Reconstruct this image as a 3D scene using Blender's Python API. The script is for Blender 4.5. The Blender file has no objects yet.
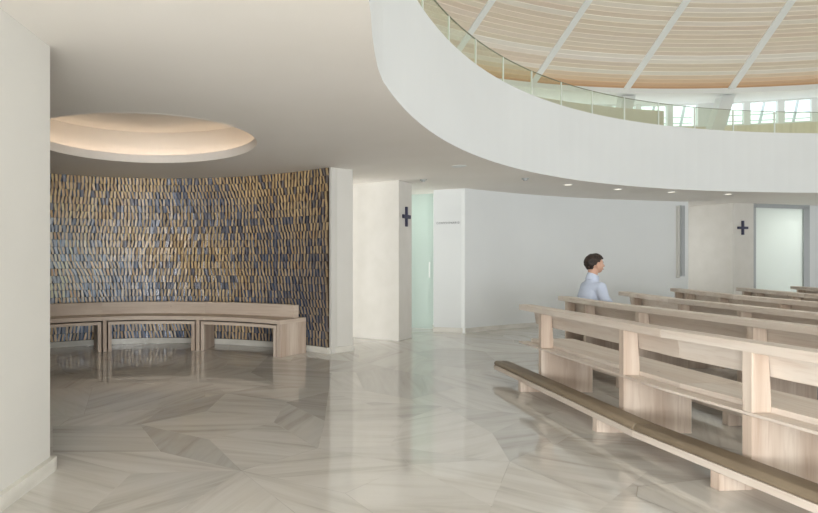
import bpy, bmesh, math, random
from mathutils import Vector, Matrix, noise
PI = math.pi
random.seed(7)
scn = bpy.context.scene
COL = scn.collection

# ------------------------------------------------------------------ camera, world, light, exposure
cam_d = bpy.data.cameras.new('camera'); cam = bpy.data.objects.new('camera', cam_d); COL.objects.link(cam)
cam.location = (0, 0, 1.3); cam.rotation_euler = (PI/2, 0, 0)
cam_d.sensor_width = 36.0; cam_d.lens = 560/818*36
cam_d.shift_x = 160/818; cam_d.shift_y = 5.5/818
cam_d.clip_start = .05; cam_d.clip_end = 200
scn.camera = cam
world = bpy.data.worlds.new('world'); scn.world = world; world.use_nodes = True
bg = world.node_tree.nodes['Background']
bg.inputs[0].default_value = (.90, .95, 1.0, 1); bg.inputs[1].default_value = 1.9
def area(name, loc, rot, sx, sy, power, color=(1, 1, 1)):
    l = bpy.data.lights.new(name, 'AREA'); l.shape = 'RECTANGLE'; l.size = sx; l.size_y = sy
    l.energy = power; l.color = color
    o = bpy.data.objects.new(name, l); COL.objects.link(o); o.location = loc; o.rotation_euler = rot
    return o
# daylight: round skylight at the top of the dome, glazed entrance far behind the camera
area('skylight_daylight', (11.33, -.5, 11.6), (0, 0, 0), 4, 4, 400, (.95, .99, 1)).data.spread = math.radians(88)
def aim(o, t): o.rotation_euler = (Vector(t)-o.location).to_track_quat('-Z', 'Y').to_euler(); return o
aim(area('entrance_daylight', (-4.2, -3.6, 1.0), (0, 0, 0), 5.5, 1.8, 840, (.98, .99, 1.0)), (2.5, 2.6, 3.6))
aim(area('rear_fill', (1.6, -7, 1.0), (0, 0, 0), 5, 1.8, 760, (.99, 1.0, 1.0)), (-1.4, 8, 1.9))  # added fill behind the camera to brighten the niche; no glazing modelled
aim(area('corridor_daylight', (-3.6, 11.2, 1.6), (0, 0, 0), 2.4, 2.2, 340, (1.0, .99, .97)), (5, 10.4, 2.0))
area('green_door_backlight', (3.3, 11.6, 2.6), (0, 0, 0), .8, .5, 22, (1, .97, .92))  # unseen light added behind the green door to brighten its glass
aim(area('passage_fill', (9.5, 13.5, 1.5), (0, 0, 0), .9, 2.0, 9, (1, .99, .96)), (11.2, 13.0, 1.6))  # added fill hidden behind the wall end, brightens the far pillar's left face
area('white_door_backlight', (12.6, 14.1, 2.6), (0, 0, 0), 1.2, .6, 45, (1, .98, .95))  # unseen light added behind the white door to brighten its glass
scn.view_settings.view_transform = 'Standard'; scn.view_settings.look = 'None'
scn.view_settings.gamma = 1; scn.view_settings.use_curve_mapping = False
scn.view_settings.exposure = -0.03

# ------------------------------------------------------------------ materials
def srgb(r, g, b):
    f = lambda c: (c/255/12.92) if c/255 <= .04045 else ((c/255+.055)/1.055)**2.4
    return (f(r), f(g), f(b), 1)
def new_mat(name, color, rough=.6, metallic=0., spec=.5):
    m = bpy.data.materials.new(name); m.use_nodes = True
    b = m.node_tree.nodes['Principled BSDF']
    b.inputs['Base Color'].default_value = color; b.inputs['Roughness'].default_value = rough
    b.inputs['Metallic'].default_value = metallic; b.inputs['Specular IOR Level'].default_value = spec
    return m, m.node_tree.nodes, m.node_tree.links, b
def noisy(name, c1, c2, rough, scale=(1, 1, 1), nscale=3., detail=4., lo=.35, hi=.65, bump=0., spec=.5, bscale=None):
    m, N, L, b = new_mat(name, c1, rough, spec=spec)
    tc = N.new('ShaderNodeTexCoord'); mp = N.new('ShaderNodeMapping'); mp.inputs['Scale'].default_value = scale
    L.new(tc.outputs['Object'], mp.inputs[0])
    nz = N.new('ShaderNodeTexNoise'); nz.inputs['Scale'].default_value = nscale; nz.inputs['Detail'].default_value = detail
    L.new(mp.outputs[0], nz.inputs['Vector'])
    r = N.new('ShaderNodeValToRGB'); r.color_ramp.elements[0].position = lo; r.color_ramp.elements[1].position = hi
    r.color_ramp.elements[0].color = c1; r.color_ramp.elements[1].color = c2
    L.new(nz.outputs[0], r.inputs[0]); L.new(r.outputs[0], b.inputs['Base Color'])
    if bump:
        n2 = N.new('ShaderNodeTexNoise'); n2.inputs['Scale'].default_value = bscale or nscale*6
        L.new(mp.outputs[0], n2.inputs['Vector'])
        bp = N.new('ShaderNodeBump'); bp.inputs['Strength'].default_value = bump; bp.inputs['Distance'].default_value = .01
        L.new(n2.outputs[0], bp.inputs['Height']); L.new(bp.outputs[0], b.inputs['Normal'])
    return m
M = {}
M['plaster'] = noisy('plaster', srgb(209, 207, 200), srgb(213, 211, 204), .75, nscale=1.2)
M['ceil'] = noisy('ceiling_plaster', srgb(236, 232, 225), srgb(239, 235, 229), .85, nscale=1.)
M['white'] = noisy('white_plaster', srgb(224, 227, 226), srgb(227, 230, 229), .7, nscale=.8)
M['concrete'] = noisy('concrete', srgb(212, 209, 201), srgb(218, 215, 208), .8, (1, 1, .8), 5, 10, .3, .7, .1)
M['base'] = noisy('stone_skirting', srgb(205, 202, 192), srgb(222, 219, 210), .25, (1, 1, 3), 3, 5)
M['pale_metal'] = new_mat('pale_metal', srgb(190, 194, 194), .35, .3)[0]
M['grey_metal'] = new_mat('grey_metal', srgb(165, 168, 168), .45, .2)[0]
M['navy'] = new_mat('navy_enamel', srgb(28, 28, 62), .45)[0]
M['dark'] = new_mat('dark_letters', srgb(92, 94, 100), .6)[0]
M['black'] = new_mat('shadow_gap', srgb(30, 26, 23), .8)[0]
M['cushion'] = noisy('brown_leather', srgb(130, 115, 95), srgb(137, 122, 101), .55, nscale=9, bump=.08, bscale=120)
M['whiteframe'] = new_mat('white_frame', srgb(230, 233, 231), .5)[0]
M['strut'] = new_mat('grey_strut', srgb(205, 212, 216), .5)[0]

def wood(name, axis, c1, c2, c3):
    """pale bleached softwood; grain runs along the given axis"""
    m, N, L, b = new_mat(name, c1, .5, spec=.35)
    tc = N.new('ShaderNodeTexCoord'); mp = N.new('ShaderNodeMapping')
    s = [9, 9, 9, 9]; s[axis] = .55
    if axis == 3: s = [.5, .5, 9]
    mp.inputs['Scale'].default_value = s[:3]
    oi = N.new('ShaderNodeObjectInfo'); ad = N.new('ShaderNodeVectorMath'); ad.operation = 'ADD'
    cv = N.new('ShaderNodeCombineXYZ'); mu = N.new('ShaderNodeMath'); mu.operation = 'MULTIPLY'; mu.inputs[1].default_value = 37
    L.new(oi.outputs['Random'], mu.inputs[0]); L.new(mu.outputs[0], cv.inputs[0]); L.new(mu.outputs[0], cv.inputs[2])
    L.new(tc.outputs['Object'], mp.inputs[0]); L.new(mp.outputs[0], ad.inputs[0]); L.new(cv.outputs[0], ad.inputs[1])
    n1 = N.new('ShaderNodeTexNoise'); n1.inputs['Scale'].default_value = .9; n1.inputs['Detail'].default_value = 2
    n2 = N.new('ShaderNodeTexNoise'); n2.inputs['Scale'].default_value = 5; n2.inputs['Detail'].default_value = 6; n2.inputs['Distortion'].default_value = .6
    L.new(ad.outputs[0], n1.inputs['Vector']); L.new(ad.outputs[0], n2.inputs['Vector'])
    r1 = N.new('ShaderNodeValToRGB'); r1.color_ramp.elements[0].position = .38; r1.color_ramp.elements[1].position = .62
    r1.color_ramp.elements[0].color = c1; r1.color_ramp.elements[1].color = c2
    L.new(n1.outputs[0], r1.inputs[0])
    mx = N.new('ShaderNodeMix'); mx.data_type = 'RGBA'; mx.inputs[7].default_value = c3
    r2 = N.new('ShaderNodeMapRange'); r2.inputs[1].default_value = .48; r2.inputs[2].default_value = .75; r2.inputs[4].default_value = .45
    L.new(n2.outputs[0], r2.inputs[0]); L.new(r2.outputs[0], mx.inputs[0]); L.new(r1.outputs[0], mx.inputs[6])
    vo = N.new('ShaderNodeTexVoronoi'); vo.inputs['Scale'].default_value = 4.2; L.new(tc.outputs['Object'], vo.inputs['Vector'])
    kr = N.new('ShaderNodeMapRange'); kr.inputs[1].default_value = .035; kr.inputs[2].default_value = .065; kr.inputs[3].default_value = .55; kr.inputs[4].default_value = 0
    L.new(vo.outputs['Distance'], kr.inputs[0])
    kx = N.new('ShaderNodeMix'); kx.data_type = 'RGBA'; kx.inputs[7].default_value = srgb(120, 92, 74)
    L.new(kr.outputs[0], kx.inputs[0]); L.new(mx.outputs[2], kx.inputs[6]); L.new(kx.outputs[2], b.inputs['Base Color'])
    return m
wc = (srgb(218, 208, 196), srgb(208, 194, 180), srgb(184, 163, 146))
M['wood_y'] = wood('bleached_wood_long', 1, *wc)
M['wood_z'] = wood('bleached_wood_upright', 2, srgb(212, 198, 183), srgb(190, 171, 154), srgb(164, 136, 117))
M['wood_h'] = wood('bleached_wood_level', 3, srgb(214, 200, 184), srgb(204, 188, 172), srgb(180, 158, 141))
M['wood_band'] = noisy('pale_panelling', srgb(214, 206, 182), srgb(224, 216, 194), .6, (3, 3, .2), 4)
M['gallery'] = new_mat('gallery_screen', srgb(214, 210, 196), .7)[0]

def glass(name, tint, mix, rough=.05):
    """thin sheet glass: mostly transparent, a little gloss"""
    m = bpy.data.materials.new(name); m.use_nodes = True; N = m.node_tree.nodes; L = m.node_tree.links
    N.remove(N['Principled BSDF'])
    t = N.new('ShaderNodeBsdfTransparent'); t.inputs[0].default_value = tint
    g = N.new('ShaderNodeBsdfGlossy'); g.inputs['Roughness'].default_value = rough
    g.inputs[0].default_value = (.9, 1, .95, 1)
    mx = N.new('ShaderNodeMixShader'); mx.inputs[0].default_value = mix
    L.new(t.outputs[0], mx.inputs[1]); L.new(g.outputs[0], mx.inputs[2]); L.new(mx.outputs[0], N['Material Output'].inputs[0])
    return m
M['rail_glass'] = glass('balustrade_glass', (.93, .95, .90, 1), .06)
M['glass_edge'] = new_mat('glass_edge', srgb(222, 228, 220), .3)[0]
M['glass_top'] = new_mat('glass_top_edge', srgb(120, 122, 96), .3)[0]
M['pane'] = glass('window_glass', (.96, .99, .98, 1), .03)
def frosted(name, col, trans):
    m, N, L, b = new_mat(name, col, .35)
    tr = N.new('ShaderNodeBsdfTranslucent'); tr.inputs[0].default_value = col
    mx = N.new('ShaderNodeMixShader'); mx.inputs[0].default_value = trans
    L.new(b.outputs[0], mx.inputs[1]); L.new(tr.outputs[0], mx.inputs[2]); L.new(mx.outputs[0], N['Material Output'].inputs[0])
    return m
M['frost_green'] = frosted('frosted_green_glass', srgb(206, 219, 213), .4)
M['frost_white'] = frosted('frosted_white_glass', srgb(236, 241, 237), .45)
def emis(name, col, s):
    m, N, L, b = new_mat(name, col, .5)
    b.inputs['Emission Color'].default_value = col; b.inputs['Emission Strength'].default_value = s
    return m
M['led'] = emis('warm_led', (1, .78, .58, 1), 4.2)
M['strip'] = emis('gallery_fill', (.97, 1, .98, 1), 5.0)  # glow of the added strip that fills the gallery
M['lamp'] = emis('downlight_lens', (1, .9, .75, 1), 1.5)

# polished marble: per-tile direction and tone come from the face attribute
m, N, L, b = new_mat('polished_marble', (.5, .5, .5, 1), .06, spec=.8); M['marble'] = m; b.inputs['IOR'].default_value = 1.62
at = N.new('ShaderNodeAttribute'); at.attribute_name = 'tile'
sp = N.new('ShaderNodeSeparateColor'); L.new(at.outputs['Color'], sp.inputs[0])
tc = N.new('ShaderNodeTexCoord'); vr = N.new('ShaderNodeVectorRotate'); vr.rotation_type = 'Z_AXIS'
an = N.new('ShaderNodeMath'); an.operation = 'MULTIPLY'; an.inputs[1].default_value = PI
L.new(sp.outputs[0], an.inputs[0]); L.new(an.outputs[0], vr.inputs['Angle']); L.new(tc.outputs['Object'], vr.inputs['Vector'])
cz = N.new('ShaderNodeCombineXYZ'); s9 = N.new('ShaderNodeMath'); s9.operation = 'MULTIPLY'; s9.inputs[1].default_value = 60
L.new(sp.outputs[2], s9.inputs[0]); L.new(s9.outputs[0], cz.inputs[2])
ad = N.new('ShaderNodeVectorMath'); L.new(vr.outputs[0], ad.inputs[0]); L.new(cz.outputs[0], ad.inputs[1])
mp = N.new('ShaderNodeMapping'); mp.inputs['Scale'].default_value = (.5, 4.6, 1); L.new(ad.outputs[0], mp.inputs[0])
n1 = N.new('ShaderNodeTexNoise'); n1.inputs['Scale'].default_value = 1.3; n1.inputs['Detail'].default_value = 6; n1.inputs['Distortion'].default_value = .7
n1.inputs['Roughness'].default_value = .62
L.new(mp.outputs[0], n1.inputs['Vector'])
rr = N.new('ShaderNodeValToRGB'); e = rr.color_ramp.elements
e[0].position = .26; e[0].color = srgb(178, 173, 165); e[1].position = .56; e[1].color = srgb(213, 210, 203)
x = e.new(.43); x.color = srgb(204, 200, 192); x = e.new(.75); x.color = srgb(219, 216, 210)
L.new(n1.outputs[0], rr.inputs[0])
mt = N.new('ShaderNodeMix'); mt.data_type = 'RGBA'; mt.blend_type = 'MULTIPLY'; mt.inputs[0].default_value = 1
cc = N.new('ShaderNodeCombineColor')
for k in range(3): L.new(sp.outputs[1], cc.inputs[k])
L.new(rr.outputs[0], mt.inputs[6]); L.new(cc.outputs[0], mt.inputs[7]); L.new(mt.outputs[2], b.inputs['Base Color'])
M['grout'] = new_mat('grout', srgb(150, 143, 130), .6)[0]

# mosaic and dome boards take a colour per piece
def attr_mat(name, rough, spec=.5, metallic=0., grain=None):
    m, N, L, b = new_mat(name, (.5, .5, .5, 1), rough, metallic, spec)
    at = N.new('ShaderNodeAttribute'); at.attribute_name = 'tile'
    L.new(at.outputs['Color'], b.inputs['Base Color'])
    return m
M['mosaic'] = attr_mat('glazed_mosaic', .36, .7, 0)
M['mosaic_bed'] = new_mat('mosaic_bed', srgb(58, 46, 36), .8)[0]
M['boards'] = attr_mat('dome_boards', .6, .3)

# ------------------------------------------------------------------ mesh helpers
class MB:
    def __init__(s): s.v = []; s.f = []; s.m = []; s.c = []
    def face(s, pts, mi=0, col=None):
        n = len(s.v); s.v += [tuple(p) for p in pts]; s.f.append(tuple(range(n, n+len(pts)))); s.m.append(mi); s.c.append(col)
    def solid(s, bot, top, mi=0, col=None):
        """closed prism between two matching loops"""
        n = len(bot); k = len(s.v); s.v += [tuple(p) for p in bot] + [tuple(p) for p in top]
        fs = [tuple(k+i for i in reversed(range(n))), tuple(k+n+i for i in range(n))]
        fs += [(k+i, k+(i+1) % n, k+n+(i+1) % n, k+n+i) for i in range(n)]
        s.f += fs; s.m += [mi]*len(fs); s.c += [col]*len(fs)
    def prism(s, poly, z0, z1, mi=0): s.solid([(x, y, z0) for x, y in poly], [(x, y, z1) for x, y in poly], mi)
    def box(s, x0, x1, y0, y1, z0, z1, mi=0): s.prism([(x0, y0), (x1, y0), (x1, y1), (x0, y1)], z0, z1, mi)
    def arc(s, cx, cy, r0, r1, a0, a1, z0, z1, n=32, mi=0, fr=None):
        """curved band between two radii and two angles (degrees); closed ring for 360"""
        full = abs(abs(a1-a0)-360) < 1e-6; k = len(s.v); m = n if full else n+1
        for i in range(m):
            a = math.radians(a0+(a1-a0)*i/n); c, t = math.cos(a), math.sin(a)
            if fr: q = fr(a0+(a1-a0)*i/n); c *= q; t *= q
            s.v += [(cx+r0*c, cy+r0*t, z0), (cx+r1*c, cy+r1*t, z0), (cx+r1*c, cy+r1*t, z1), (cx+r0*c, cy+r0*t, z1)]
        for i in range(n):
            A = k+4*i; B = k+4*((i+1) % m)
            for j in range(4): s.f.append((A+j, A+(j+1) % 4, B+(j+1) % 4, B+j)); s.m.append(mi); s.c.append(None)
        if not full:
            s.f += [(k, k+3, k+2, k+1), (k+4*n, k+4*n+1, k+4*n+2, k+4*n+3)]; s.m += [mi]*2; s.c += [None]*2
    def rod(s, p, q, r, n=8, mi=0):
        p = Vector(p); q = Vector(q); d = (q-p).normalized(); u = d.orthogonal().normalized(); w = d.cross(u)
        ring = lambda o: [o+u*r*math.cos(2*PI*i/n)+w*r*math.sin(2*PI*i/n) for i in range(n)]
        s.solid(ring(p), ring(q), mi)
    def build(s, name, mats, parent=None, loc=(0, 0, 0), bevel=0, smooth=False, flipfix=True):
        me = bpy.data.meshes.new(name); me.from_pydata([Vector(v)-Vector(loc) for v in s.v], [], s.f)
        for mt in (mats if isinstance(mats, (list, tuple)) else [mats]): me.materials.append(mt)
        for p, mi in zip(me.polygons, s.m): p.material_index = mi
        if any(c is not None for c in s.c):
            a = me.attributes.new('tile', 'FLOAT_COLOR', 'FACE')
            for i, c in enumerate(s.c): a.data[i].color = (*(c or (.1, .1, .1)), 1)
        if flipfix:
            bm = bmesh.new(); bm.from_mesh(me); bmesh.ops.recalc_face_normals(bm, faces=bm.faces)
            if bevel: bmesh.ops.bevel(bm, geom=[e for e in bm.edges if len(e.link_faces) == 2 and e.calc_face_angle(0) > .6], offset=bevel, segments=2, affect='EDGES', profile=.6)
            bm.to_mesh(me); bm.free()
        if smooth:
            for p in me.polygons: p.use_smooth = True
        o = bpy.data.objects.new(name, me); COL.objects.link(o)
        if parent:
            o.parent = parent; o.location = Vector(loc)-world_loc(parent)
        else: o.location = loc
        return o
def world_loc(o):
    v = Vector(o.location)
    while o.parent: o = o.parent; v += o.location
    return v
def tag(o, label=None, cat=None, group=None, kind=None):
    if label: o['label'] = label
    if cat: o['category'] = cat
    if group: o['group'] = group
    if kind: o['kind'] = kind
    return o
def thing(name, loc, label=None, cat=None, group=None, kind=None):
    o = bpy.data.objects.new(name, None); COL.objects.link(o); o.location = loc; o.empty_display_size = .1
    return tag(o, label, cat, group, kind)
def struct(mb, name, mat, **k): return tag(mb.build(name, mat, **k), kind='structure')

# ------------------------------------------------------------------ plan of the place
VC = (11.33, -.5)         # centre of the round nave
BC = (11.33, -.43); VR = 11.31                # radius of the opening in the low ceiling
CZ = 2.644                # low ceiling height
NC = (-1.26, 5.76); NR = 3.23   # the round niche
CC = (-1.18, 6.32); CR = 1.27   # the round recess in its ceiling
def flat(deg):            # the balcony runs a little straighter along its left end
    deg %= 360
    k = min(1, max(0, (deg-156.5)/6))*min(1, max(0, (215-deg)/25))
    return 1-.0088*k
def on(c, r, deg): return (c[0]+r*math.cos(math.radians(deg)), c[1]+r*math.sin(math.radians(deg)))

# ------------------------------------------------------------------ floor
P = {'v1':(-0.05,3.49),'v2':(-0.29,4.10),'v3':(-0.87,4.48),'v4':(-0.61,3.84),'v5':(-0.72,3.44),'v6':(-1.34,3.82),'v7':(-1.56,4.44),'v8':(0.20,4.54),'v10':(0.48,3.91),'v11':(-0.37,4.87),'v12':(-0.23,5.55),'v13':(0.34,5.19),'v14':(0.62,4.58),'v15':(-0.74,5.08),'v16':(0.02,6.59),'v17':(0.28,5.99),'v18':(-0.48,6.21),'v19':(0.80,5.62),'v20':(1.03,3.59),'v21':(0.54,3.15),'v22':(1.00,3.96),'v23':(1.54,3.68),'v24':(1.70,3.65),'v25':(1.29,2.98),'v26':(1.85,4.26),'v27':(2.33,4.68),'v28':(2.18,4.03),'v29':(1.94,3.02),'v30':(2.48,3.48),'v31':(1.04,5.23),'v32':(1.29,4.62),'v33':(1.76,5.06),'v34':(0.27,7.76),'a1':(-0.92,2.52),'a2':(-1.6,2.52),'a3':(-0.64,2.44),'a4':(0.45,2.47),'a5':(0.82,2.46),'a6':(0.96,2.44),'a7':(1.27,2.44),'a8':(0.97,6.56)}
TILES = [('v3 v2 v1 v4', .80, 75), ('v7 v3 v4 v6', .93, 0), ('v6 v4 v1 v5', 1.0, -20), ('v6 v5 a1 a2', .97, -30), ('v5 v1 a3 a1', .90, 40),
         ('v1 a4 a3', .97, 60), ('v1 v21 a5 a4', .98, -35), ('v1 v10 v20 v21', 1.02, 10), ('v10 v22 v20', .98, -10), ('v22 v23 v20', .95, 0),
         ('v20 v23 v24 v25', 1.04, -30), ('v21 v20 v25 a6 a5', 1.0, -5), ('v2 v8 v10 v1', 1.0, -15), ('v8 v13 v14 v10', .93, 62),
         ('v12 v13 v8 v11', 1.0, -8), ('v3 v11 v8 v2', 1.0, 5), ('v3 v15 v12 v11', .82, 50), ('v12 v17 v19 v13', .88, 15), ('v18 v16 v17 v12', .98, 5),
         ('v16 v34 a8 v19 v17', .84, -12), ('v13 v19 v14', .78, -25), ('v19 v31 v32 v14', .98, 10), ('v14 v32 v22 v10', 1.03, 0), ('v31 v33 v32', .92, 20),
         ('v32 v33 v26 v24 v23 v22', 1.03, 30), ('v26 v27 v28 v24', .82, 20), ('v24 v28 v30 v29', .93, -30), ('v24 v29 a7 a6 v25', 1.02, -40)]
def inset(poly, d):
    c = Vector((sum(p[0] for p in poly)/len(poly), sum(p[1] for p in poly)/len(poly)))
    n = len(poly); out = []
    area2 = sum(poly[i][0]*poly[(i+1) % n][1]-poly[(i+1) % n][0]*poly[i][1] for i in range(n)); sg = 1 if area2 > 0 else -1
    for i in range(n):
        a, b_, c_ = Vector(poly[i-1]), Vector(poly[i]), Vector(poly[(i+1) % n])
        e1 = (b_-a).normalized(); e2 = (c_-b_).normalized()
        n1 = Vector((-e1.y, e1.x))*sg; n2 = Vector((-e2.y, e2.x))*sg
        k = 1+n1.dot(n2)
        out.append(tuple(b_+(n1+n2)*d/max(k, .3)))
    return out if sg > 0 else out[::-1]
rnd = random.Random(3)
fl = MB()
X0, X1, Y0, Y1 = -6.5, 22, -8, 16
fl.face([(X0, Y0, -.004), (X1, Y0, -.004), (X1, Y1, -.004), (X0, Y1, -.004)], 1, (0, 0, 0))
seeds = []
sx, sy = .98, .86
for i in range(int((X1-X0)/sx)+1):
    for j in range(int((Y1-Y0)/sy)+1):
        seeds.append(Vector((X0+(i+.5)*sx+rnd.uniform(-.42, .42)+(j % 2)*.3, Y0+(j+.5)*sy+rnd.uniform(-.38, .38))))
for s in seeds:
    poly = [Vector((X0, Y0)), Vector((X1, Y0)), Vector((X1, Y1)), Vector((X0, Y1))]
    for t in seeds:
        if t is s or abs(t.x-s.x) > 3 or abs(t.y-s.y) > 3: continue
        mid = (s+t)/2; nn = t-s; out = []
        for k in range(len(poly)):
            a, b_ = poly[k], poly[(k+1) % len(poly)]; da, db = (a-mid).dot(nn), (b_-mid).dot(nn)
            if da <= 0: out.append(a)
            if da*db < 0: out.append(a+(b_-a)*(da/(da-db)))
        poly = out
        if len(poly) < 3: break
    if len(poly) < 3: continue
    q = [poly[0]]
    for p_ in poly[1:]:
        if (p_-q[-1]).length > .03: q.append(p_)
    if len(q) < 3: continue
    tone = rnd.choice([.84, .90, .95, .98, 1, 1.03])
    if s.x < .6 and 4.2 < s.y < 8: tone = .92+.08*tone
    q = inset([tuple(p_) for p_ in q], .0022)
    fl.face([(x, y, -.001) for x, y in q], 0, (rnd.random(), tone, rnd.random()))
for names, tone, ang in TILES:
    q = inset([P[k] for k in names.split()], .0022)
    fl.face([(x, y, 0) for x, y in q], 0, ((-ang/180) % 1, tone, rnd.random()))
struct(fl, 'floor', [M['marble'], M['grout']], flipfix=False)

# ------------------------------------------------------------------ low ceiling with the round nave opening and the niche recess
def ceiling_mesh(z, name, mat, cove=True, rout=21.0, rin=VR):
    bm = bmesh.new()
    def loop(c, r, n, fr=lambda d: 1):
        vs = [bm.verts.new((c[0]+fr(360*i/n)*r*math.cos(2*PI*i/n), c[1]+fr(360*i/n)*r*math.sin(2*PI*i/n), z)) for i in range(n)]
        return [bm.edges.new((vs[i], vs[(i+1) % n])) for i in range(n)]
    ed = loop(VC, rout, 96)+loop(BC, rin, 240, flat)
    if cove: ed += loop(CC, CR, 96)
    bmesh.ops.triangle_fill(bm, use_beauty=True, use_dissolve=False, edges=ed, normal=(0, 0, -1))
    me = bpy.data.meshes.new(name); bm.to_mesh(me); bm.free(); me.materials.append(mat)
    o = bpy.data.objects.new(name, me); COL.objects.link(o); return tag(o, kind='structure')
ceiling_mesh(CZ, 'ceiling', M['ceil'])
cv = MB()   # recess above the niche: lip, hidden ledge, drum, cap
cv.arc(*CC, CR-.001, CR+.03, 0, 360, CZ-.001, CZ+.105, 96)
cv.arc(*CC, CR, CR+.34, 0, 360, CZ+.09, CZ+.105, 96)
cv.arc(*CC, CR+.30, CR+.34, 0, 360, CZ+.105, 3.16, 96)
cap = [(*on(CC, CR+.33, i*360/96), 3.12) for i in range(96)]; cv.solid(cap, [(x, y, 3.16) for x, y, z in cap])
cove = struct(cv, 'ceiling_recess', M['ceil'], smooth=False)
ld = MB(); ld.arc(*CC, CR+.17, CR+.20, 0, 360, CZ+.108, CZ+.122, 96)
ld.build('led_strip', M['led'], cove)
# lower rim is the wall of the balcony
pw = MB(); pw.arc(*BC, VR, VR+.2, 0, 360, CZ+.001, 3.80, 240, fr=flat)
struct(pw, 'wall_balcony', M['white'], smooth=False)
gf = MB(); gf.arc(*BC, VR+.2, 17.5, 0, 360, 3.3, 3.4, 120); gfo = struct(gf, 'floor_gallery', M['ceil'])

# ------------------------------------------------------------------ upper level: dome, soffit, clerestory
dm = MB(); RIM = 15.5; RZ = 5.9; BAY = 360/35; A0 = 84.45
def dome_z(r):
    if r > 10: return RZ+.8*(RIM-r)
    t = (10-r); return RZ+4.4+.8*t-.055*t*t
rnd = random.Random(11)
pal = [srgb(222, 212, 196), srgb(218, 206, 188), srgb(224, 217, 204), srgb(214, 201, 183), srgb(220, 209, 192), srgb(228, 222, 211)]
r = RIM; k = 0
while r > 2.3:
    w = .088 if r > 11 else .16; r2 = r-w
    tone = pal[rnd.choice([0, 1, 2, 3, 4, 5, 4, 1])]
    if k < 4: tone = [srgb(206, 166, 128), srgb(212, 180, 146), srgb(216, 192, 162), srgb(216, 200, 176)][k]  # warm glow at the rim painted into the lowest boards, fading upwards
    for j in range(35):
        tj = [c*(1+rnd.uniform(-.015, .015)) for c in tone[:3]]
        for q in range(4):
            a, b_ = A0+BAY*(j+q/4), A0+BAY*(j+(q+1)/4)
            p = lambda rr_, aa, dz=0: (*on(VC, rr_, aa), dome_z(rr_)+dz)
            dm.face([p(r, a), p(r, b_), p(r2+.012, b_), p(r2+.012, a)], 0, tj)
            if k < 30: dm.face([p(r2+.012, a), p(r2+.012, b_), p(r2+.012, b_, .03), p(r2+.012, a, .03)], 0, tj)
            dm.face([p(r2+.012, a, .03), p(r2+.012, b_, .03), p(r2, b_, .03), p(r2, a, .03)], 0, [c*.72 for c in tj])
    r = r2; k += 1
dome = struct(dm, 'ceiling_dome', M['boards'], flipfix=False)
for j in range(35):
    rb = MB(); a = math.radians(A0+BAY*j); rs = [15.5, 14, 12.5, 11, 10, 8.5, 7, 5.5, 4.2, 2.3]; h = .088
    for r1, r2 in zip(rs[:-1], rs[1:]):
        d = Vector((math.cos(a), math.sin(a))); n_ = Vector((-d.y, d.x))*h
        lo = []; hi = []
        for rr_, s_ in ((r1, -1), (r1, 1), (r2, 1), (r2, -1)):
            q = Vector(VC)+d*rr_+n_*s_; lo.append((q.x, q.y, dome_z(rr_)-.035)); hi.append((q.x, q.y, dome_z(rr_)+.02))
        rb.solid(lo, hi)
    rb.build('rib', M['whiteframe'], dome)
sf = MB(); sf.arc(*VC, RIM-.04, RIM+.06, 0, 360, 5.80, 5.93, 160)
struct(sf, 'trim_1', M['whiteframe'])
so = MB(); n = 120
for i in range(n):
    a, b_ = i*360/n, (i+1)*360/n
    so.face([(*on(VC, RIM, a), 5.84), (*on(VC, RIM, b_), 5.84), (*on(VC, 17.6, b_), 6.08), (*on(VC, 17.6, a), 6.08)])
struct(so, 'ceiling_gallery', M['white'], flipfix=False)
wb = MB(); wb.arc(*VC, 17.46, 17.6, 40, 170, 3.4, 5.36, 80); struct(wb, 'wall_gallery', M['wood_band'])
wb = MB(); wb.arc(*VC, 17.46, 17.6, 170, 400, 3.4, 5.7, 100); struct(wb, 'wall_gallery_light_block', M['white'])  # unseen; put in and raised to keep daylight off balcony wall and dome
up = MB(); up.arc(*VC, 16.5, 16.8, 60, 170, 3.42, 3.45, 60)  # added glowing ring, hidden behind the balcony, to brighten the gallery soffit
up.build('fill_strip', M['strip'], gfo)
up = MB(); up.arc(*VC, 16.45, 16.85, 60, 170, 3.401, 3.42, 60); up.build('fill_strip_tray', M['whiteframe'], gfo)
bays = [(65.3, 67.7), (68.0, 70.4), (70.7, 73.0), (73.3, 75.6), (75.95, 78.4), (78.75, 81.3), (82.8, 85.25), (85.6, 88.3), (88.65, 91.2)]
a = 91.55
while a < 135: bays.append((a, a+2.5)); a += 2.85
wp = MB(); prev = 40
for (a, b_) in bays+[(170, 170)]:
    wp.arc(*VC, 17.46, 17.54, prev, a, 5.36, 6.2, 4 if a-prev < 3 else 20); prev = b_
struct(wp, 'wall_clerestory', M['whiteframe'])
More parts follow.
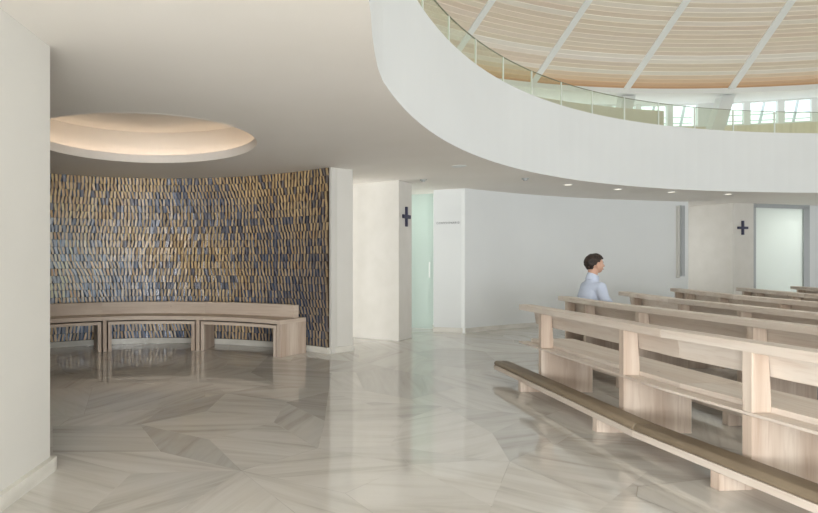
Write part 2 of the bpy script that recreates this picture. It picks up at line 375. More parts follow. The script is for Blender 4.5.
for i, (a, b_) in enumerate(bays):
    f = MB(); e = .09; c0 = on(VC, 17.5, (a+b_)/2)
    f.arc(*VC, 17.46, 17.56, a, b_, 5.36, 5.40, 3); f.arc(*VC, 17.46, 17.56, a, b_, 6.03, 6.08, 3)
    f.arc(*VC, 17.46, 17.56, a, a+e, 5.40, 6.03, 1); f.arc(*VC, 17.46, 17.56, b_-e, b_, 5.40, 6.03, 1)
    w = struct(f, 'window_%d' % (i+1), M['whiteframe'], loc=(*c0, 5.36))
    g = MB(); g.arc(*VC, 17.50, 17.51, a+e, b_-e, 5.40, 6.03, 3); g.build('pane', M['pane'], w)
    h = MB(); q = on(VC, 17.95, a+(b_-a)*.35); q2 = on(VC, 17.95, a+(b_-a)*.12)
    h.rod((*q, 5.3), (*q2, 6.2), .035); h.rod((*q, 5.3), (*on(VC, 18.0, a+(b_-a)*.35), 5.2), .03)
    h.build('outer_brace', M['strut'], w)
    h = MB()
    for z in (5.58, 5.76): h.rod((*on(VC, 17.9, a-.2), z), (*on(VC, 17.9, b_+.2), z), .014)
    h.build('outer_rail', M['strut'], w)
for i, (bx, by, tx, ty, lab) in enumerate([(12.86, 15.43, 13.12, 15.40, 'white leaning concrete column in front of the upper windows, right one of two'),
                                          (10.27, 15.47, 10.42, 15.47, 'white leaning concrete column behind the balcony glass, left one of two')]):
    sl = MB(); s_ = (tx-bx)/.8
    x3 = bx-s_*1.7; x6 = bx+s_*.85
    sl.solid([(x3-.17, by-.12, 3.4), (x3+.17, by-.12, 3.4), (x3+.17, by+.12, 3.4), (x3-.17, by+.12, 3.4)],
             [(x6-.17, by-.12, 5.86), (x6+.17, by-.12, 5.86), (x6+.17, by+.12, 5.86), (x6-.17, by+.12, 5.86)])
    tag(sl.build('leaning_column', M['whiteframe'], loc=(x3, by, 3.4)), lab, 'column', 'leaning columns of the upper gallery')
gs = MB(); gs.arc(*VC, 12.93, 13.08, 100.1, 140, 3.4, 4.6, 40); struct(gs, 'wall_gallery_screen', M['gallery'])

# glass balustrade round the balcony
ba = thing('glass_balustrade', (*on(VC, 11.4, 115), 3.80), 'frameless curved glass balustrade standing on the white balcony edge', 'balustrade')
step = 4.62; start = 109.15
for k in range(-14, 22):
    a = start+step*k
    g = MB(); g.arc(*BC, 11.425, 11.437, a+.08, a+step-.08, 3.802, 4.235, 4, fr=flat)
    g.build('glass_pane', M['rail_glass'], ba)
    g = MB(); g.arc(*BC, 11.423, 11.439, a-.06, a+.06, 3.802, 4.236, 1, fr=flat)
    g.build('pane_joint', M['glass_edge'], ba)
    g = MB(); g.arc(*BC, 11.424, 11.438, a+.08, a+step-.08, 4.236, 4.244, 4, fr=flat)
    g.build('top_edge', M['glass_top'], ba)

# ------------------------------------------------------------------ low walls
w = MB(); w.prism([(-1.24, 3.49), (-1.72, 0.1), (-2.5, -.1), (-6, 2.2), (-6, 3.2), (-4.45, 3.52)], 0, CZ)
struct(w, 'wall_left', M['plaster'])
bb = MB(); bb.prism([(-1.24, 3.49), (-1.72, .1), (-1.692, .098), (-1.205, 3.47), (-1.205, 3.515), (-1.6, 3.515), (-1.6, 3.49)], 0, .085)
struct(bb, 'baseboard_left', M['base'])
JA = math.degrees(math.atan2(2.2, 2.41))
w = MB(); w.arc(*NC, NR+.03, NR+.25, JA-.5, 222, 0, CZ, 96); struct(w, 'wall_niche', M['plaster'])
w = MB(); w.prism([(1.17, 7.97), (1.515, 8.17), (1.42, 8.9), (.9, 9.5), (.6, 9.0)], 0, CZ); struct(w, 'wall_niche_end', M['plaster'])
bb = MB(); bb.prism([(1.165, 7.955), (1.53, 8.165), (1.43, 8.92), (1.41, 8.9), (1.5, 8.18), (1.16, 7.98)], 0, .085); struct(bb, 'baseboard_niche_end', M['base'])
bb = MB(); bb.arc(*NC, NR-.03, NR+.03, JA, 222, 0, .085, 96); struct(bb, 'baseboard_niche', M['base'])

# mosaic of slanted slips of tile
mo = MB(); mo.arc(*NC, NR+.005, NR+.028, JA+.1, 200, .085, CZ-.002, 96, mi=1)
rows = 23; rh = (CZ-.09)/rows; rnd = random.Random(5)
gold = srgb(198, 168, 118)[:3]; cream = srgb(216, 200, 168)[:3]; tan = srgb(176, 146, 104)[:3]; blue = srgb(58, 96, 140)[:3]; navy = srgb(22, 40, 64)[:3]; brown = srgb(100, 78, 56)[:3]; sheen_blue = srgb(158, 180, 200)[:3]
mixc = lambda a, b_, t: [p*(1-t)+q*t for p, q in zip(a, b_)]
for i in range(rows):
    z0 = .088+i*rh; n_t = 2*int(math.radians(200-JA)*NR/.056); off = rnd.random()
    rowb = rnd.uniform(-.10, .12)
    for j in range(n_t):
        narrow = j % 2; u = (j-(.0 if narrow else .12)+off)/n_t
        a = JA+.45+(200-JA-.9)*min(max(u, 0), 1); s_ = math.radians(a)*NR; h = z0/CZ
        nv = noise.noise(Vector((s_*.7, z0*1.0, 3.))); nb = noise.noise(Vector((s_*.6, z0*1.1, 9.)))+.4*noise.noise(Vector((s_*2.2, z0*3, 19.)))
        slant = nv*.026+.004+rnd.uniform(-.011, .011)
        right = max(0, 1-(a-JA)/60)                  # deeper blues plus painted-in shade towards the open end of the wall
        left = math.exp(-((a-128)/20)**2-((h-.42)/.30)**2)   # daylight sheen painted into the slip colours as one broad pale patch
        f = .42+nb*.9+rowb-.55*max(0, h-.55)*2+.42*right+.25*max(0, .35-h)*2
        f = max(0, min(1, f))
        warm = mixc(gold, cream, min(1, .2+.95*left)); cool = mixc(mixc(blue, navy, .2+.5*right), sheen_blue, min(1, .9*left))
        t = rnd.random()
        if narrow:
            col = mixc(brown, cool, min(1, .25+f*1.1)) if t > .3 else mixc(navy, cool, .3)
        else:
            col = mixc(warm, cool, f*.42)
            if t < .10+.16*f: col = mixc(warm, cool, .72)
            elif t < .3: col = mixc(col, tan, .7)
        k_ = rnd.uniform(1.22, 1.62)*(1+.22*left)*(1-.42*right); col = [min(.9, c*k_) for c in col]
        w_ = math.degrees((.0085 if narrow else .0165)*rnd.uniform(.85, 1.1)/NR)
        tl = rnd.uniform(-.0025, .0025); tz = rnd.uniform(-.002, .004)
        sd = math.degrees(slant/NR)
        R_ = NR-.006; m0 = .0015; pts = []
        for aa, zz, dr in ((a-w_-sd, z0+m0, tl+tz), (a+w_-sd, z0+m0, -tl+tz), (a+w_+sd, z0+rh-m0, -tl-tz), (a-w_+sd, z0+rh-m0, tl-tz)):
            pts.append((*on(NC, R_+dr, aa), zz))
        back = [(*on(NC, NR+.01, math.degrees(math.atan2(y-NC[1], x-NC[0]))), z) for x, y, z in pts]
        base = len(mo.v); mo.v += pts+back
        fs = [(0, 1, 2, 3)]+[(q, q+4, (q+1) % 4+4, (q+1) % 4) for q in range(4)]
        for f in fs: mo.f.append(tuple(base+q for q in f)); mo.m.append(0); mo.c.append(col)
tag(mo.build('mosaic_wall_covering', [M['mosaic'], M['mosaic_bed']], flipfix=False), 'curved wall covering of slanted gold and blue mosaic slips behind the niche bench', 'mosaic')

# curved white wall behind the pews
WC = (12.17, -2.3); WR = 14.97
a0 = math.degrees(math.atan2(10.25+2.3, 3.90-12.17)); a1 = math.degrees(math.atan2(12.54+2.3, 9.78-12.17))
w = MB(); w.arc(*WC, WR, WR+.3, a1, a0+.02, 0, CZ, 48); struct(w, 'wall_back', M['white'])
bb = MB(); bb.arc(*WC, WR-.015, WR, a1, a0, 0, .09, 48); struct(bb, 'baseboard_back', M['base'])
w = MB(); w.prism([(3.45, 10.46), (3.905, 10.25), (4.3, 10.75), (3.62, 11.0)], 0, CZ); struct(w, 'wall_sign_pier', M['white'])
bb = MB(); bb.prism([(3.44, 10.45), (3.905, 10.235), (3.93, 10.25), (3.46, 10.47), (3.62, 11.0), (3.6, 11.0)], 0, .09); struct(bb, 'baseboard_sign_pier', M['base'])
# concrete piers
A = Vector((2.46, 9.19)); Bv = Vector((-.83, .557)).normalized(); Cv = Vector((.33, .41)); Bp = A+Bv*1.9
tag((lambda m_: m_.build('concrete_pillar', M['concrete'], loc=(A.x, A.y, 0), bevel=.006))((lambda m_: (m_.prism([tuple(A), tuple(A+Cv), tuple(Bp+Cv), tuple(Bp)], 0, CZ), m_)[1])(MB())),
    'bare concrete pillar left of the green glass door, cross on its narrow side', 'pillar', 'concrete pillars with crosses')
A2 = Vector((11.0, 12.72)); C2 = Vector((.60, .15)); B2 = Vector((-.33, .95))
pm = MB(); pm.prism([tuple(A2), tuple(A2+C2), tuple(A2+C2+B2), tuple(A2+B2)], 0, CZ)
tag(pm.build('concrete_pillar', M['concrete'], loc=(A2.x, A2.y, 0), bevel=.006), 'bare concrete pillar behind the pews, left of the white frosted glass door', 'pillar', 'concrete pillars with crosses')
def cross(c, d, z, h, wd, t, lab):
    d = d.normalized(); n_ = Vector((d.y, -d.x)); m_ = MB()
    def slab(u0, u1, z0, z1):
        pts = [c+d*u0+n_*.003, c+d*u1+n_*.003, c+d*u1+n_*.028, c+d*u0+n_*.028]
        m_.prism([tuple(p) for p in pts], z0, z1)
    slab(-t/2, t/2, z-h/2, z+h/2); slab(-wd/2, -t/2, z-t/2, z+t/2); slab(t/2, wd/2, z-t/2, z+t/2)
    return tag(m_.build('cross', M['navy'], loc=(c.x, c.y, z)), lab, 'cross', 'navy wall crosses')
cross(A+Cv*.52, Cv, 2.06, .33, .30, .062, 'navy blue cross on the pillar beside the green glass door')
cross(A2+C2*.43, C2, 2.08, .32, .30, .055, 'navy blue cross on the far pillar behind the pews')
# green glass door beside the first pillar
dd = Vector((.43, -.20)).normalized(); D0 = Vector((2.72, 11.20)); D1 = Vector((3.62, 10.78))
d1 = MB(); nn = Vector((-dd.y, dd.x))
fr = MB(); fr.prism([tuple(D1), tuple(D1-dd*.03), tuple(D1-dd*.03+nn*.08), tuple(D1+nn*.08)], 0, CZ)
fr.prism([tuple(D0), tuple(D0-dd*.6), tuple(D0-dd*.6+nn*.08), tuple(D0+nn*.08)], 0, CZ)
door = struct(fr, 'door_1', M['whiteframe'], loc=(D0.x, D0.y, 0))
g = MB(); q0, q1 = D0, D1-dd*.035
g.prism([tuple(q0+nn*.02), tuple(q1+nn*.02), tuple(q1+nn*.035), tuple(q0+nn*.035)], .01, CZ-.02)
g.build('glass_leaf', M['frost_green'], door)
hd = MB(); hp = D1-dd*.135-nn*.045
hd.rod((hp.x, hp.y, 1.0), (hp.x, hp.y, 1.30), .014, 10)
for z in (1.03, 1.27): hd.rod((hp.x, hp.y, z), (hp.x+nn.x*.065, hp.y+nn.y*.065, z), .01)
hd.build('handle', M['whiteframe'], door)
# far wall and glass door behind the pews
E0 = A2+C2; ed = C2.normalized(); en = Vector((-ed.y, ed.x))
def along(u, v=0): return tuple(E0+ed*u+en*v)
f = MB(); f.prism([along(.0), along(.07), along(.07, .1), along(0, .1)], 0, CZ-.04)
f.prism([along(1.58), along(1.77), along(1.77, .1), along(1.58, .1)], 0, CZ-.04)
f.prism([along(0), along(1.77), along(1.77, .1), along(0, .1)], CZ-.085, CZ)
door2 = struct(f, 'door_2', M['grey_metal'], loc=(E0.x, E0.y, 0))
g = MB(); g.prism([along(.07, .03), along(1.58, .03), along(1.58, .045), along(.07, .045)], .01, CZ-.085); g.build('glass_leaf', M['frost_white'], door2)
w = MB(); w.prism([along(1.77), along(6), along(6, .2), along(1.77, .2)], 0, CZ); struct(w, 'wall_right', M['white'])
w = MB(); w.prism([(9.5, 15.2), (11.6, 14.0), (11.8, 14.3), (9.6, 15.5)], 0, CZ); w.prism([(8.6, 12.8), (8.8, 12.8), (9.7, 15.4), (9.45, 15.3)], 0, CZ)
struct(w, 'wall_passage', M['white'])
w = MB(); w.prism([(1.4, 12.6), (5.0, 11.9), (5, 12.1), (1.4, 12.8)], 0, CZ); w.prism([(1.4, 12.6), (1.4, 12.8), (-5, 13.4), (-5, 13.2)], 0, CZ)
struct(w, 'wall_corridor', M['white'])
# word on the white pier
cu = bpy.data.curves.new('t', 'FONT'); cu.body = 'CONFESIONARIO'; cu.size = .052; cu.extrude = .0012; cu.space_character = 1.35; cu.align_x = 'LEFT'
tmp = bpy.data.objects.new('t', cu); COL.objects.link(tmp); bpy.context.view_layer.update()
me = bpy.data.meshes.new_from_object(tmp.evaluated_get(bpy.context.evaluated_depsgraph_get())); bpy.data.objects.remove(tmp)
wx = max(v.co.x for v in me.vertices); me.materials.clear(); me.materials.append(M['dark'])
sd = Vector((3.905-3.45, 10.25-10.46)); sl = sd.length; sd.normalize()
sg = bpy.data.objects.new('wall_lettering', me); COL.objects.link(sg)
sg.scale = (sl*.80/wx, 1, 1); sg.location = (3.45+sd.x*sl*.1+sd.y*.006, 10.46+sd.y*sl*.1-sd.x*.006, 2.005)
sg.rotation_euler = (PI/2, 0, math.atan2(sd.y, sd.x))
tag(sg, 'small dark capital lettering on the white pier beside the green door', 'sign')
# slim loudspeaker near the end of the curved wall
sa = a1+.9; c0 = Vector(on(WC, WR-.06, sa)); tn = Vector((math.sin(math.radians(sa)), -math.cos(math.radians(sa)))); nr = Vector((-math.cos(math.radians(sa)), -math.sin(math.radians(sa))))
sp_ = thing('column_loudspeaker', (c0.x, c0.y, .95), 'tall slim grey column loudspeaker mounted on the white curved wall', 'loudspeaker')
def slabm(u0, u1, v0, v1, z0, z1):
    m_ = MB(); m_.prism([tuple(c0+tn*u0+nr*v0), tuple(c0+tn*u1+nr*v0), tuple(c0+tn*u1+nr*v1), tuple(c0+tn*u0+nr*v1)], z0, z1); return m_
slabm(-.085, -.05, -.058, .0, .95, 2.54).build('bracket', M['plaster'], sp_)
slabm(-.045, .05, -.05, .03, .98, 2.55).build('body', M['pale_metal'], sp_)
slabm(-.037, .042, .031, .037, 1.0, 2.53).build('grille', M['grey_metal'], sp_)
# ceiling fittings
def disc(m_, c, r, z0, z1, n=24):
    p = [on(c, r, i*360/n) for i in range(n)]; m_.prism(p, z0, z1)
for i, (x, y, lab) in enumerate([(5.53, 9.71, 'small recessed downlight in the low ceiling above the seated person'), (6.79, 10.31, 'small recessed downlight, second from the left along the balcony edge'),
                            (8.09, 10.72, 'small recessed downlight in front of the wall loudspeaker'), (9.47, 11.07, 'small recessed downlight in the ceiling before the far concrete pillar')]):
    t = thing('recessed_downlight', (x, y, CZ), lab, 'ceiling light', 'downlights along the low ceiling')
    m_ = MB(); m_.arc(x, y, .055, .075, 0, 360, CZ-.008, CZ-.001, 24); m_.build('ring', M['whiteframe'], t)
    m_ = MB(); disc(m_, (x, y), .054, CZ-.005, CZ-.001); m_.build('lens', M['lamp'], t)
for x, y, lab, zc, nm in [(4.44, 9.0, 'small round smoke detector under the ceiling near the balcony edge', CZ, 'smoke_detector'),
                   (2.84, 9.12, 'small round smoke detector under the ceiling beside the concrete pillar with cross', CZ, 'smoke_detector'),
                   (-1.25, 6.2, 'tiny sprinkler head in the middle of the lit round ceiling recess', 3.12, 'sprinkler_head')]:
    m_ = MB(); disc(m_, (x, y), .055 if nm[1] == 'm' else .045, zc-.012, zc-.001); disc(m_, (x, y), .03, zc-.035, zc-.012)
    tag(m_.build(nm, M['grey_metal'], loc=(x, y, zc)), lab, 'ceiling fitting')
m_ = MB(); m_.arc(2.94, 7.84, .055, .1, 0, 360, CZ-.006, CZ-.001, 24); m_.arc(2.94, 7.84, 0.01, .05, 0, 360, CZ-.006, CZ-.001, 24)
tag(m_.build('ceiling_loudspeaker', M['whiteframe'], loc=(2.94, 7.84, CZ)), 'flush round white ceiling speaker in front of the white pier', 'ceiling fitting')
for q, zz in ((109.6, 7.3), ):
    r_ = RIM-(zz-RZ)/.8; c = on(VC, r_, q); m_ = MB(); disc(m_, c, .07, zz-.06, zz)
    tag(m_.build('dome_fitting', M['grey_metal'], loc=(*c, zz)), 'small round grey fitting on the slatted wooden dome', 'ceiling fitting')

# ------------------------------------------------------------------ bench in the niche with nested stools
bt = thing('curved_bench', (*on(NC, 2.8, 94), 0), 'long curved pale wooden bench with low back along the mosaic wall', 'bench')
R0, R1b = 2.50, 3.09; angs = [47.7, 78.3, 109.4, 140.3]; SZ = .505
lw = math.degrees(.052/R0)
for k, a in enumerate(angs):
    m_ = MB(); s0, s1 = (a, a+lw) if k == 0 else ((a-lw, a) if k == 3 else (a-lw/2, a+lw/2))
    m_.arc(*NC, R0, R1b, s0, s1, 0, SZ-.056, 1); m_.build('leg', M['wood_z'], bt, loc=(*on(NC, R0, a), 0))
for s0, s1 in zip(angs[:-1], angs[1:]):
    m_ = MB(); m_.arc(*NC, R0-.002, R1b, s0+.01, s1-.01, SZ-.055, SZ, 14); m_.build('seat_board', M['wood_h'], bt, loc=(*on(NC, 2.8, (s0+s1)/2), SZ))
    m_ = MB(); m_.arc(*NC, 2.90, 3.01, s0+(1.4 if s0 < 50 else .01), s1-.01, SZ+.001, .685, 14); m_.build('backrest', M['wood_h'], bt, loc=(*on(NC, 2.95, (s0+s1)/2), SZ))
labs = ['pale wooden nested stool tucked under the right bay of the curved bench', 'pale wooden nested stool tucked under the middle bay of the curved bench', 'pale wooden nested stool under the left bay of the bench, cut by the wall']
for s0, s1, lab in zip(angs[:-1], angs[1:], labs):
    g = math.degrees(.022/R0)
    b0 = s0+(lw if s0 < 50 else lw/2)+g; b1 = s1-(lw if s1 > 140 else lw/2)-g
    t = thing('nested_stool', (*on(NC, 2.8, (s0+s1)/2), 0), lab, 'stool', 'stools nested under the curved bench')
    m_ = MB(); m_.arc(*NC, R0+.004, R1b-.08, b0, b1, SZ-.118, SZ-.075, 14); m_.build('seat_board', M['wood_h'], t, loc=(*on(NC, 2.8, (s0+s1)/2), SZ-.1))
    for c0_, c1_ in ((b0, b0+lw*.95), (b1-lw*.95, b1)):
        m_ = MB(); m_.arc(*NC, R0+.004, R1b-.08, c0_, c1_, 0, SZ-.119, 1); m_.build('leg', M['wood_z'], t, loc=(*on(NC, 2.8, c0_), 0))

# ------------------------------------------------------------------ pews: concentric rows
class Row:
    """a faceted row: joints listed far to near, offsets d run towards the altar"""
    def __init__(s, joints):
        s.J = [Vector(j) for j in joints]; N_ = []
        for a, b_ in zip(s.J[:-1], s.J[1:]):
            u = (a-b_).normalized(); N_.append(Vector((u.y, -u.x)))
        s.M = [N_[0]]+[(p+q)/(1+p.dot(q)) for p, q in zip(N_[:-1], N_[1:])]+[N_[-1]]
    def pt(s, y, d=0.):
        J = s.J; n_ = len(J)
        for i in range(n_-1):
            if y >= J[i+1].y or i == n_-2: break
        t = (y-J[i+1].y)/(J[i].y-J[i+1].y)
        p, q = J[i]+s.M[i]*d, J[i+1]+s.M[i+1]*d
        return q+(p-q)*t
    def frame(s, y):
        p, q = s.pt(y-.05), s.pt(y+.05); u = (q-p).normalized(); return s.pt(y), u, Vector((u.y, -u.x))
def run(row, y0, y1, prof, mb):
    """sweep a cross-section [(d, z)] along the row between two depths on one facet"""
    lo = [(*row.pt(y0, d), z) for d, z in prof]; hi = [(*row.pt(y1, d), z) for d, z in prof]
    mb.solid(lo, hi)
def plank(row, y, t, prof, mb):
    p, u, n_ = row.frame(y)
    lo = [(p.x+n_.x*d, p.y+n_.y*d, z) for d, z in prof]; hi = [(p.x+n_.x*d+u.x*t, p.y+n_.y*d+u.y*t, z) for d, z in prof]
    mb.solid(lo, hi)
def spans(row, far, near):
    J = [far]+[j.y for j in row.J[1:-1] if near < j.y < far]+[near]
    return list(zip(J[1:], J[:-1]))
def make_pew(joints, far, near, ups, lab, klab, g):
    row = Row(joints); p0 = row.pt((far+near)/2, .3)
    t = thing('church_pew', (p0.x, p0.y, 0), lab, 'pew', g)
    def part(name, prof, far_, near_, mat, bev=.003):
        for a, b_ in spans(row, far_, near_):
            m_ = MB(); run(row, a+.001, b_-.001, prof, m_); c = row.pt((a+b_)/2, prof[0][0])
            m_.build(name, mat, t, loc=(c.x, c.y, prof[0][1]), bevel=bev)
    part('top_rail', [(-.012, .782), (.125, .782), (.125, .84), (-.012, .84)], far+.22, near-.1, M['wood_y'], .004)
    part('backrest', [(.125, .640), (.150, .635), (.128, .781), (.103, .781)], far+.12, near-.05, M['wood_y'])
    part('ledge', [(0, .418), (.118, .418), (.118, .436), (0, .436)], far+.26, near-.1, M['wood_y'], .002)
    part('seat', [(.119, .418), (.56, .418), (.56, .470), (.119, .470)], far+.22, near-.1, M['wood_y'], .004)
    for y in ups:
        m_ = MB(); plank(row, y, .059, [(0, .437), (.118, .437), (.118, .52), (.102, .781), (0, .781)], m_)
        c = row.pt(y); m_.build('upright', M['wood_z'], t, loc=(c.x, c.y, .437), bevel=.003)
        m_ = MB(); plank(row, y, .059, [(0, 0), (.50, 0), (.50, .417), (0, .417)], m_)
        m_.build('leg', M['wood_z'], t, loc=(c.x, c.y, 0), bevel=.003)
    if not klab: return row            # nothing of these kneelers shows between the rows
    c = row.pt((far+near)/2, -.1)
    kn = thing('kneeler', (c.x, c.y, 0), klab, 'kneeler', 'low padded kneelers behind the pews')
    for a, b_ in spans(row, far+.42, near-.1):
        m_ = MB(); run(row, a+.001, b_-.001, [(-.205, .10), (-.03, .10), (-.03, .145), (-.205, .145)], m_); c = row.pt((a+b_)/2, -.1)
        m_.build('board', M['wood_y'], kn, loc=(c.x, c.y, .1), bevel=.003)
        m_ = MB(); run(row, a+.003, b_-.003, [(-.200, .146), (-.037, .146), (-.034, .172), (-.055, .194), (-.182, .194), (-.203, .172)], m_)
        m_.build('cushion', M['cushion'], kn, loc=(c.x, c.y, .146), bevel=.008, smooth=True)
    for y in ups:
        m_ = MB(); plank(row, y-.01, .059, [(-.204, 0), (-.01, 0), (-.01, .099), (-.204, .099)], m_); c = row.pt(y, -.1)
        m_.build('foot', M['wood_z'], kn, loc=(c.x, c.y, 0), bevel=.002)
    return row
G = 'church pews in curved rows'
for args in [
    ([(2.965, 6.45), (2.835, 3.84), (2.99, 1.25), (3.27, -1.3)], 5.87, 1.35, [5.60, 4.27, 3.20, 1.9], 'nearest pale wooden pew, seen from behind with open gaps under its back', 'long low kneeler with brown pad nearest to us, beside the open marble floor'),
    ([(4.25, 8.0), (4.03, 6.35), (4.0, 3.76), (4.25, 1.2)], 7.36, 1.9, [7.33, 6.80, 5.78, 4.45, 3.1], 'second pale wooden pew, the one the person sits on', 'low kneeler under the back of the pew with the seated person'),
    ([(6.03, 9.6), (5.33, 7.1), (5.03, 4.6), (5.15, 2.2)], 8.55, 2.6, [8.22, 6.88, 5.9, 4.6], 'third pale wooden pew, just beyond the row with the seated person', None),
    ([(7.55, 10.2), (6.75, 7.8), (6.25, 5.4), (6.2, 3.0)], 9.66, 3.2, [9.67, 9.23, 8.17, 6.91, 5.5], 'fourth pale wooden pew, its end in front of the far concrete pillar', None),
    ([(8.95, 10.5), (8.05, 8.1), (7.5, 5.7), (7.3, 3.4)], 9.88, 4.0, [9.86, 9.43, 8.42, 7.3, 6.0], 'fifth pale wooden pew, its end in front of the frosted white door', None),
    ([(10.45, 10.9), (9.4, 8.6), (8.7, 6.2), (8.4, 4)], 10.48, 5.0, [10.45, 9.4, 8.2, 7.0], 'farthest pale wooden pew, only its end showing at the right edge', None)]:
    make_pew(*args, G)

# ------------------------------------------------------------------ the seated person
def blob(c, r, n=10):
    bm = bmesh.new(); bmesh.ops.create_uvsphere(bm, u_segments=n*2, v_segments=n, radius=1)
    for v in bm.verts: v.co = (c[0]+v.co.x*r[0], c[1]+v.co.y*r[1], c[2]+v.co.z*r[2])
    me = bpy.data.meshes.new('b'); bm.to_mesh(me); bm.free(); return me
def chain(nodes, edges, grow=0., n=10):
    """closely spaced ellipsoids along tapering limbs, later fused into one surface"""
    out = []
    R3 = lambda r: Vector(r) if isinstance(r, tuple) else Vector((r, r, r))
    for a, b_ in edges:
        p, q = Vector(nodes[a][0]), Vector(nodes[b_][0]); ra, rb = R3(nodes[a][1]), R3(nodes[b_][1])
        k = max(2, int((q-p).length/(min(*ra, *rb)*.30)))
        for i in range(k+1):
            t = i/k; r = ra+(rb-ra)*t; out.append(blob(p+(q-p)*t, (r.x+grow, r.y+grow, r.z+grow), n))
    return out
def join_meshes(name, ms, mat, parent=None, voxel=None, smooth_it=2, loc=(0, 0, 0)):
    bm = bmesh.new()
    for m_ in ms: bm.from_mesh(m_)
    me = bpy.data.meshes.new(name); bm.to_mesh(me); bm.free(); me.materials.clear(); me.materials.append(mat)
    for p in me.polygons: p.material_index = 0
    o = bpy.data.objects.new(name, me); COL.objects.link(o)
    if voxel:
        md = o.modifiers.new('r', 'REMESH'); md.mode = 'VOXEL'; md.voxel_size = voxel; md.use_smooth_shade = True
        if smooth_it: s_ = o.modifiers.new('m', 'SMOOTH'); s_.iterations = smooth_it; s_.factor = .5
        bpy.context.view_layer.update()
        me2 = bpy.data.meshes.new_from_object(o.evaluated_get(bpy.context.evaluated_depsgraph_get())); me2.name = name
        o.modifiers.clear(); o.data = me2
        me2.materials.clear(); me2.materials.append(mat)
    for p in o.data.polygons: p.use_smooth = True
    if parent: o.parent = parent
    return o
M['skin'] = new_mat('skin', srgb(196, 156, 134), .55)[0]
M['shirt'] = noisy('pale_blue_shirt', srgb(184, 194, 212), srgb(193, 202, 219), .8, nscale=8)
M['trousers'] = new_mat('dark_trousers', srgb(62, 68, 84), .85)[0]
M['hair'] = noisy('dark_brown_hair', srgb(24, 16, 12), srgb(50, 34, 25), .6, nscale=26)
M['shoe'] = new_mat('brown_shoe', srgb(70, 50, 38), .5)[0]
M['eye'] = new_mat('eye', srgb(40, 30, 26), .3)[0]
M['lip'] = new_mat('lip', srgb(176, 112, 98), .5)[0]
# local frame: +x forward, y sideways, z up; seat top .47
pr = thing('person', (4.31, 7.28, 0), 'person in pale blue shirt with short dark hair sitting on a pew', 'person')
hx, hz = .178, 1.272      # head centre
body = [((.15, 0, .60), (.11, .15, .10)), ((.12, 0, .72), (.10, .145, .09)), ((.11, 0, .86), (.105, .145, .09)), ((.13, 0, .965), (.092, .13, .07)), ((.15, 0, 1.045), (.058, .08, .045)), ((.155, 0, 1.11), .056), ((.163, 0, 1.20), .058),
        ((.165, .15, .975), .056), ((.165, -.15, .975), .056), ((.165, .215, .85), .048), ((.165, -.215, .85), .048), ((.25, .215, .74), .040), ((.25, -.215, .74), .040),
        ((.42, .13, .70), .029), ((.42, -.13, .70), .029), ((.475, .105, .688), (.034, .040, .017)), ((.475, -.105, .688), (.034, .040, .017)),
        ((.20, .09, .575), .085), ((.20, -.09, .575), .085), ((.56, .12, .565), .066), ((.56, -.12, .565), .066), ((.58, .12, .28), .05), ((.58, -.12, .28), .05), ((.56, .12, .10), .036), ((.56, -.12, .10), .036), ((.66, .13, .05), (.04, .032, .026)), ((.66, -.13, .05), (.04, .032, .026))]
be = [(0, 1), (1, 2), (2, 3), (3, 4), (4, 5), (5, 6), (3, 7), (3, 8), (7, 9), (8, 10), (9, 11), (10, 12), (11, 13), (12, 14), (13, 15), (14, 16), (0, 17), (0, 18), (17, 19), (18, 20), (19, 21), (20, 22), (21, 23), (22, 24), (23, 25), (24, 26)]
ms = chain(body, be)
for s_ in (1, -1):     # fingers resting over the thigh
    for dy, ln in ((.030, .062), (.011, .072), (-.009, .068), (-.028, .054)):
        y = s_*(.105+dy)
        ms += chain([((.485, y, .690), .0095), ((.50+ln*.35, y, .692), .0092), ((.50+ln*.8, y, .680), .0085), ((.50+ln*1.08, y, .662), .0075)], [(0, 1), (1, 2), (2, 3)], 0, 6)
    ms += chain([((.45, s_*.080, .688), .012), ((.475, s_*.055, .684), .011), ((.505, s_*.048, .674), .009)], [(0, 1), (1, 2)], 0, 6)
def head_mesh():
    bm = bmesh.new(); bmesh.ops.create_uvsphere(bm, u_segments=64, v_segments=48, radius=1)
    g = lambda y, z, cy, cz_, sy, sz: math.exp(-((y-cy)/sy)**2-((z-cz_)/sz)**2)
    for v in bm.verts:
        x, y, z = v.co; X = x*.106; Y = y*.077; Z = z*.116
        if z < 0:
            k = -z; X = X*(1-.10*k)+.030*k; Y *= 1-.30*k*k
            if x < 0: X = X*(1-.35*k)+.020*k
        if x > 0:
            X += .030*g(y, z, 0, -.22, .16, .13)+.016*g(y, z, 0, -.02, .12, .16)+.006*g(y, z, 0, .22, .6, .10)
            X -= .008*(g(y, z, .38, .05, .18, .10)+g(y, z, -.38, .05, .18, .10))
            X += .012*g(y, z, 0, -.50, .3, .07)+.010*g(y, z, 0, -.62, .26, .06)+.016*g(y, z, 0, -.86, .35, .14)
        v.co = (hx+X, Y, hz+Z)
    me = bpy.data.meshes.new('h'); bm.to_mesh(me); bm.free(); return me
ms.append(head_mesh())
for s_ in (1, -1):     # ears: rim, lobe
    ms.append(blob((hx-.006, s_*.083, hz-.014), (.019, .010, .032))); ms.append(blob((hx-.002, s_*.083, hz-.040), (.011, .009, .012)))
join_meshes('body', ms, M['skin'], pr, .0055, 1)
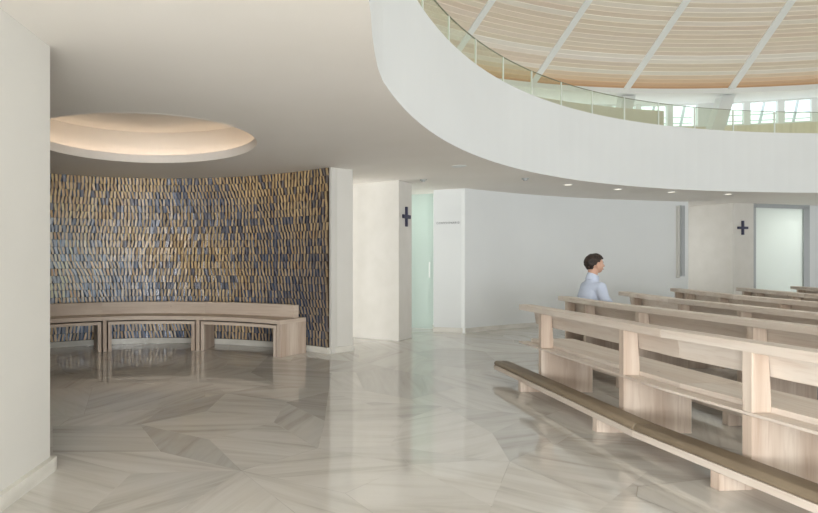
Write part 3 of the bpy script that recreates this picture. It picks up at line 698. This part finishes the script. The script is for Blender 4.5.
join_meshes('eyes', [blob((hx+.086, s_*.030, hz+.008), (.012, .012, .007)) for s_ in (1, -1)], M['eye'], pr)
join_meshes('eyebrows', [blob((hx+.094, s_*.030, hz+.026), (.009, .017, .0045)) for s_ in (1, -1)], M['hair'], pr)
join_meshes('lips', [blob((hx+.110, 0, hz-.064), (.009, .02, .006))], M['lip'], pr)
curls = []; rnd = random.Random(4)
for k in range(1000):
    z = rnd.uniform(-.62, .99); th = rnd.uniform(0, 2*PI); q = math.sqrt(1-z*z); x, y = q*math.cos(th), q*math.sin(th)
    lim = -.62 if x < -.45 else (-.08 if x < -.16 else (.16 if x < .12 else (.22 if x < .45 else .52)))   # nape, behind the ear, temple, hairline
    if z < lim: continue
    lift = .012*max(0, z)+.006*(x > .2)
    s_ = rnd.uniform(.010, .0165) if z > -.2 else .009
    sh = 1.0 if z > 0 else 1+.18*z
    curls.append(blob((hx+x*(.108*sh+lift)-.004, y*(.078+lift*.6), hz+z*(.114+lift)+.004), (s_, s_, s_*.85), 5))
join_meshes('hair', curls, M['hair'], pr, .0045, 0)
sel = lambda idx: ([body[i] for i in idx], [(idx.index(a), idx.index(b_)) for a, b_ in be if a in idx and b_ in idx])
nd, ee = sel([0, 1, 2, 3, 4, 7, 8, 9, 10, 11, 12, 13, 14])
nd = [(p, r if not isinstance(r, float) else max(r, .036)) for p, r in nd]
join_meshes('shirt', chain(nd, ee, .014), M['shirt'], pr, .008, 2)
cl = MB(); ring = [(math.cos(2*PI*i/24), math.sin(2*PI*i/24)) for i in range(24)]
cl.solid([(.150+.078*x, .082*y, 1.058-x*.022) for x, y in ring], [(.166+.064*x, .064*y, 1.138-x*.030) for x, y in ring])
o = cl.build('collar', M['shirt'], bevel=.006, smooth=True); o.parent = pr
nd, ee = sel([0, 17, 18, 19, 20, 21, 22, 23, 24])
join_meshes('trousers', chain(nd, ee, .014), M['trousers'], pr, .009, 2)
for s_ in (1, -1):
    join_meshes('shoe', [blob((.62, s_*.128, .047), (.13, .046, .045)), blob((.57, s_*.125, .06), (.06, .044, .058))], M['shoe'], pr, .006, 1)
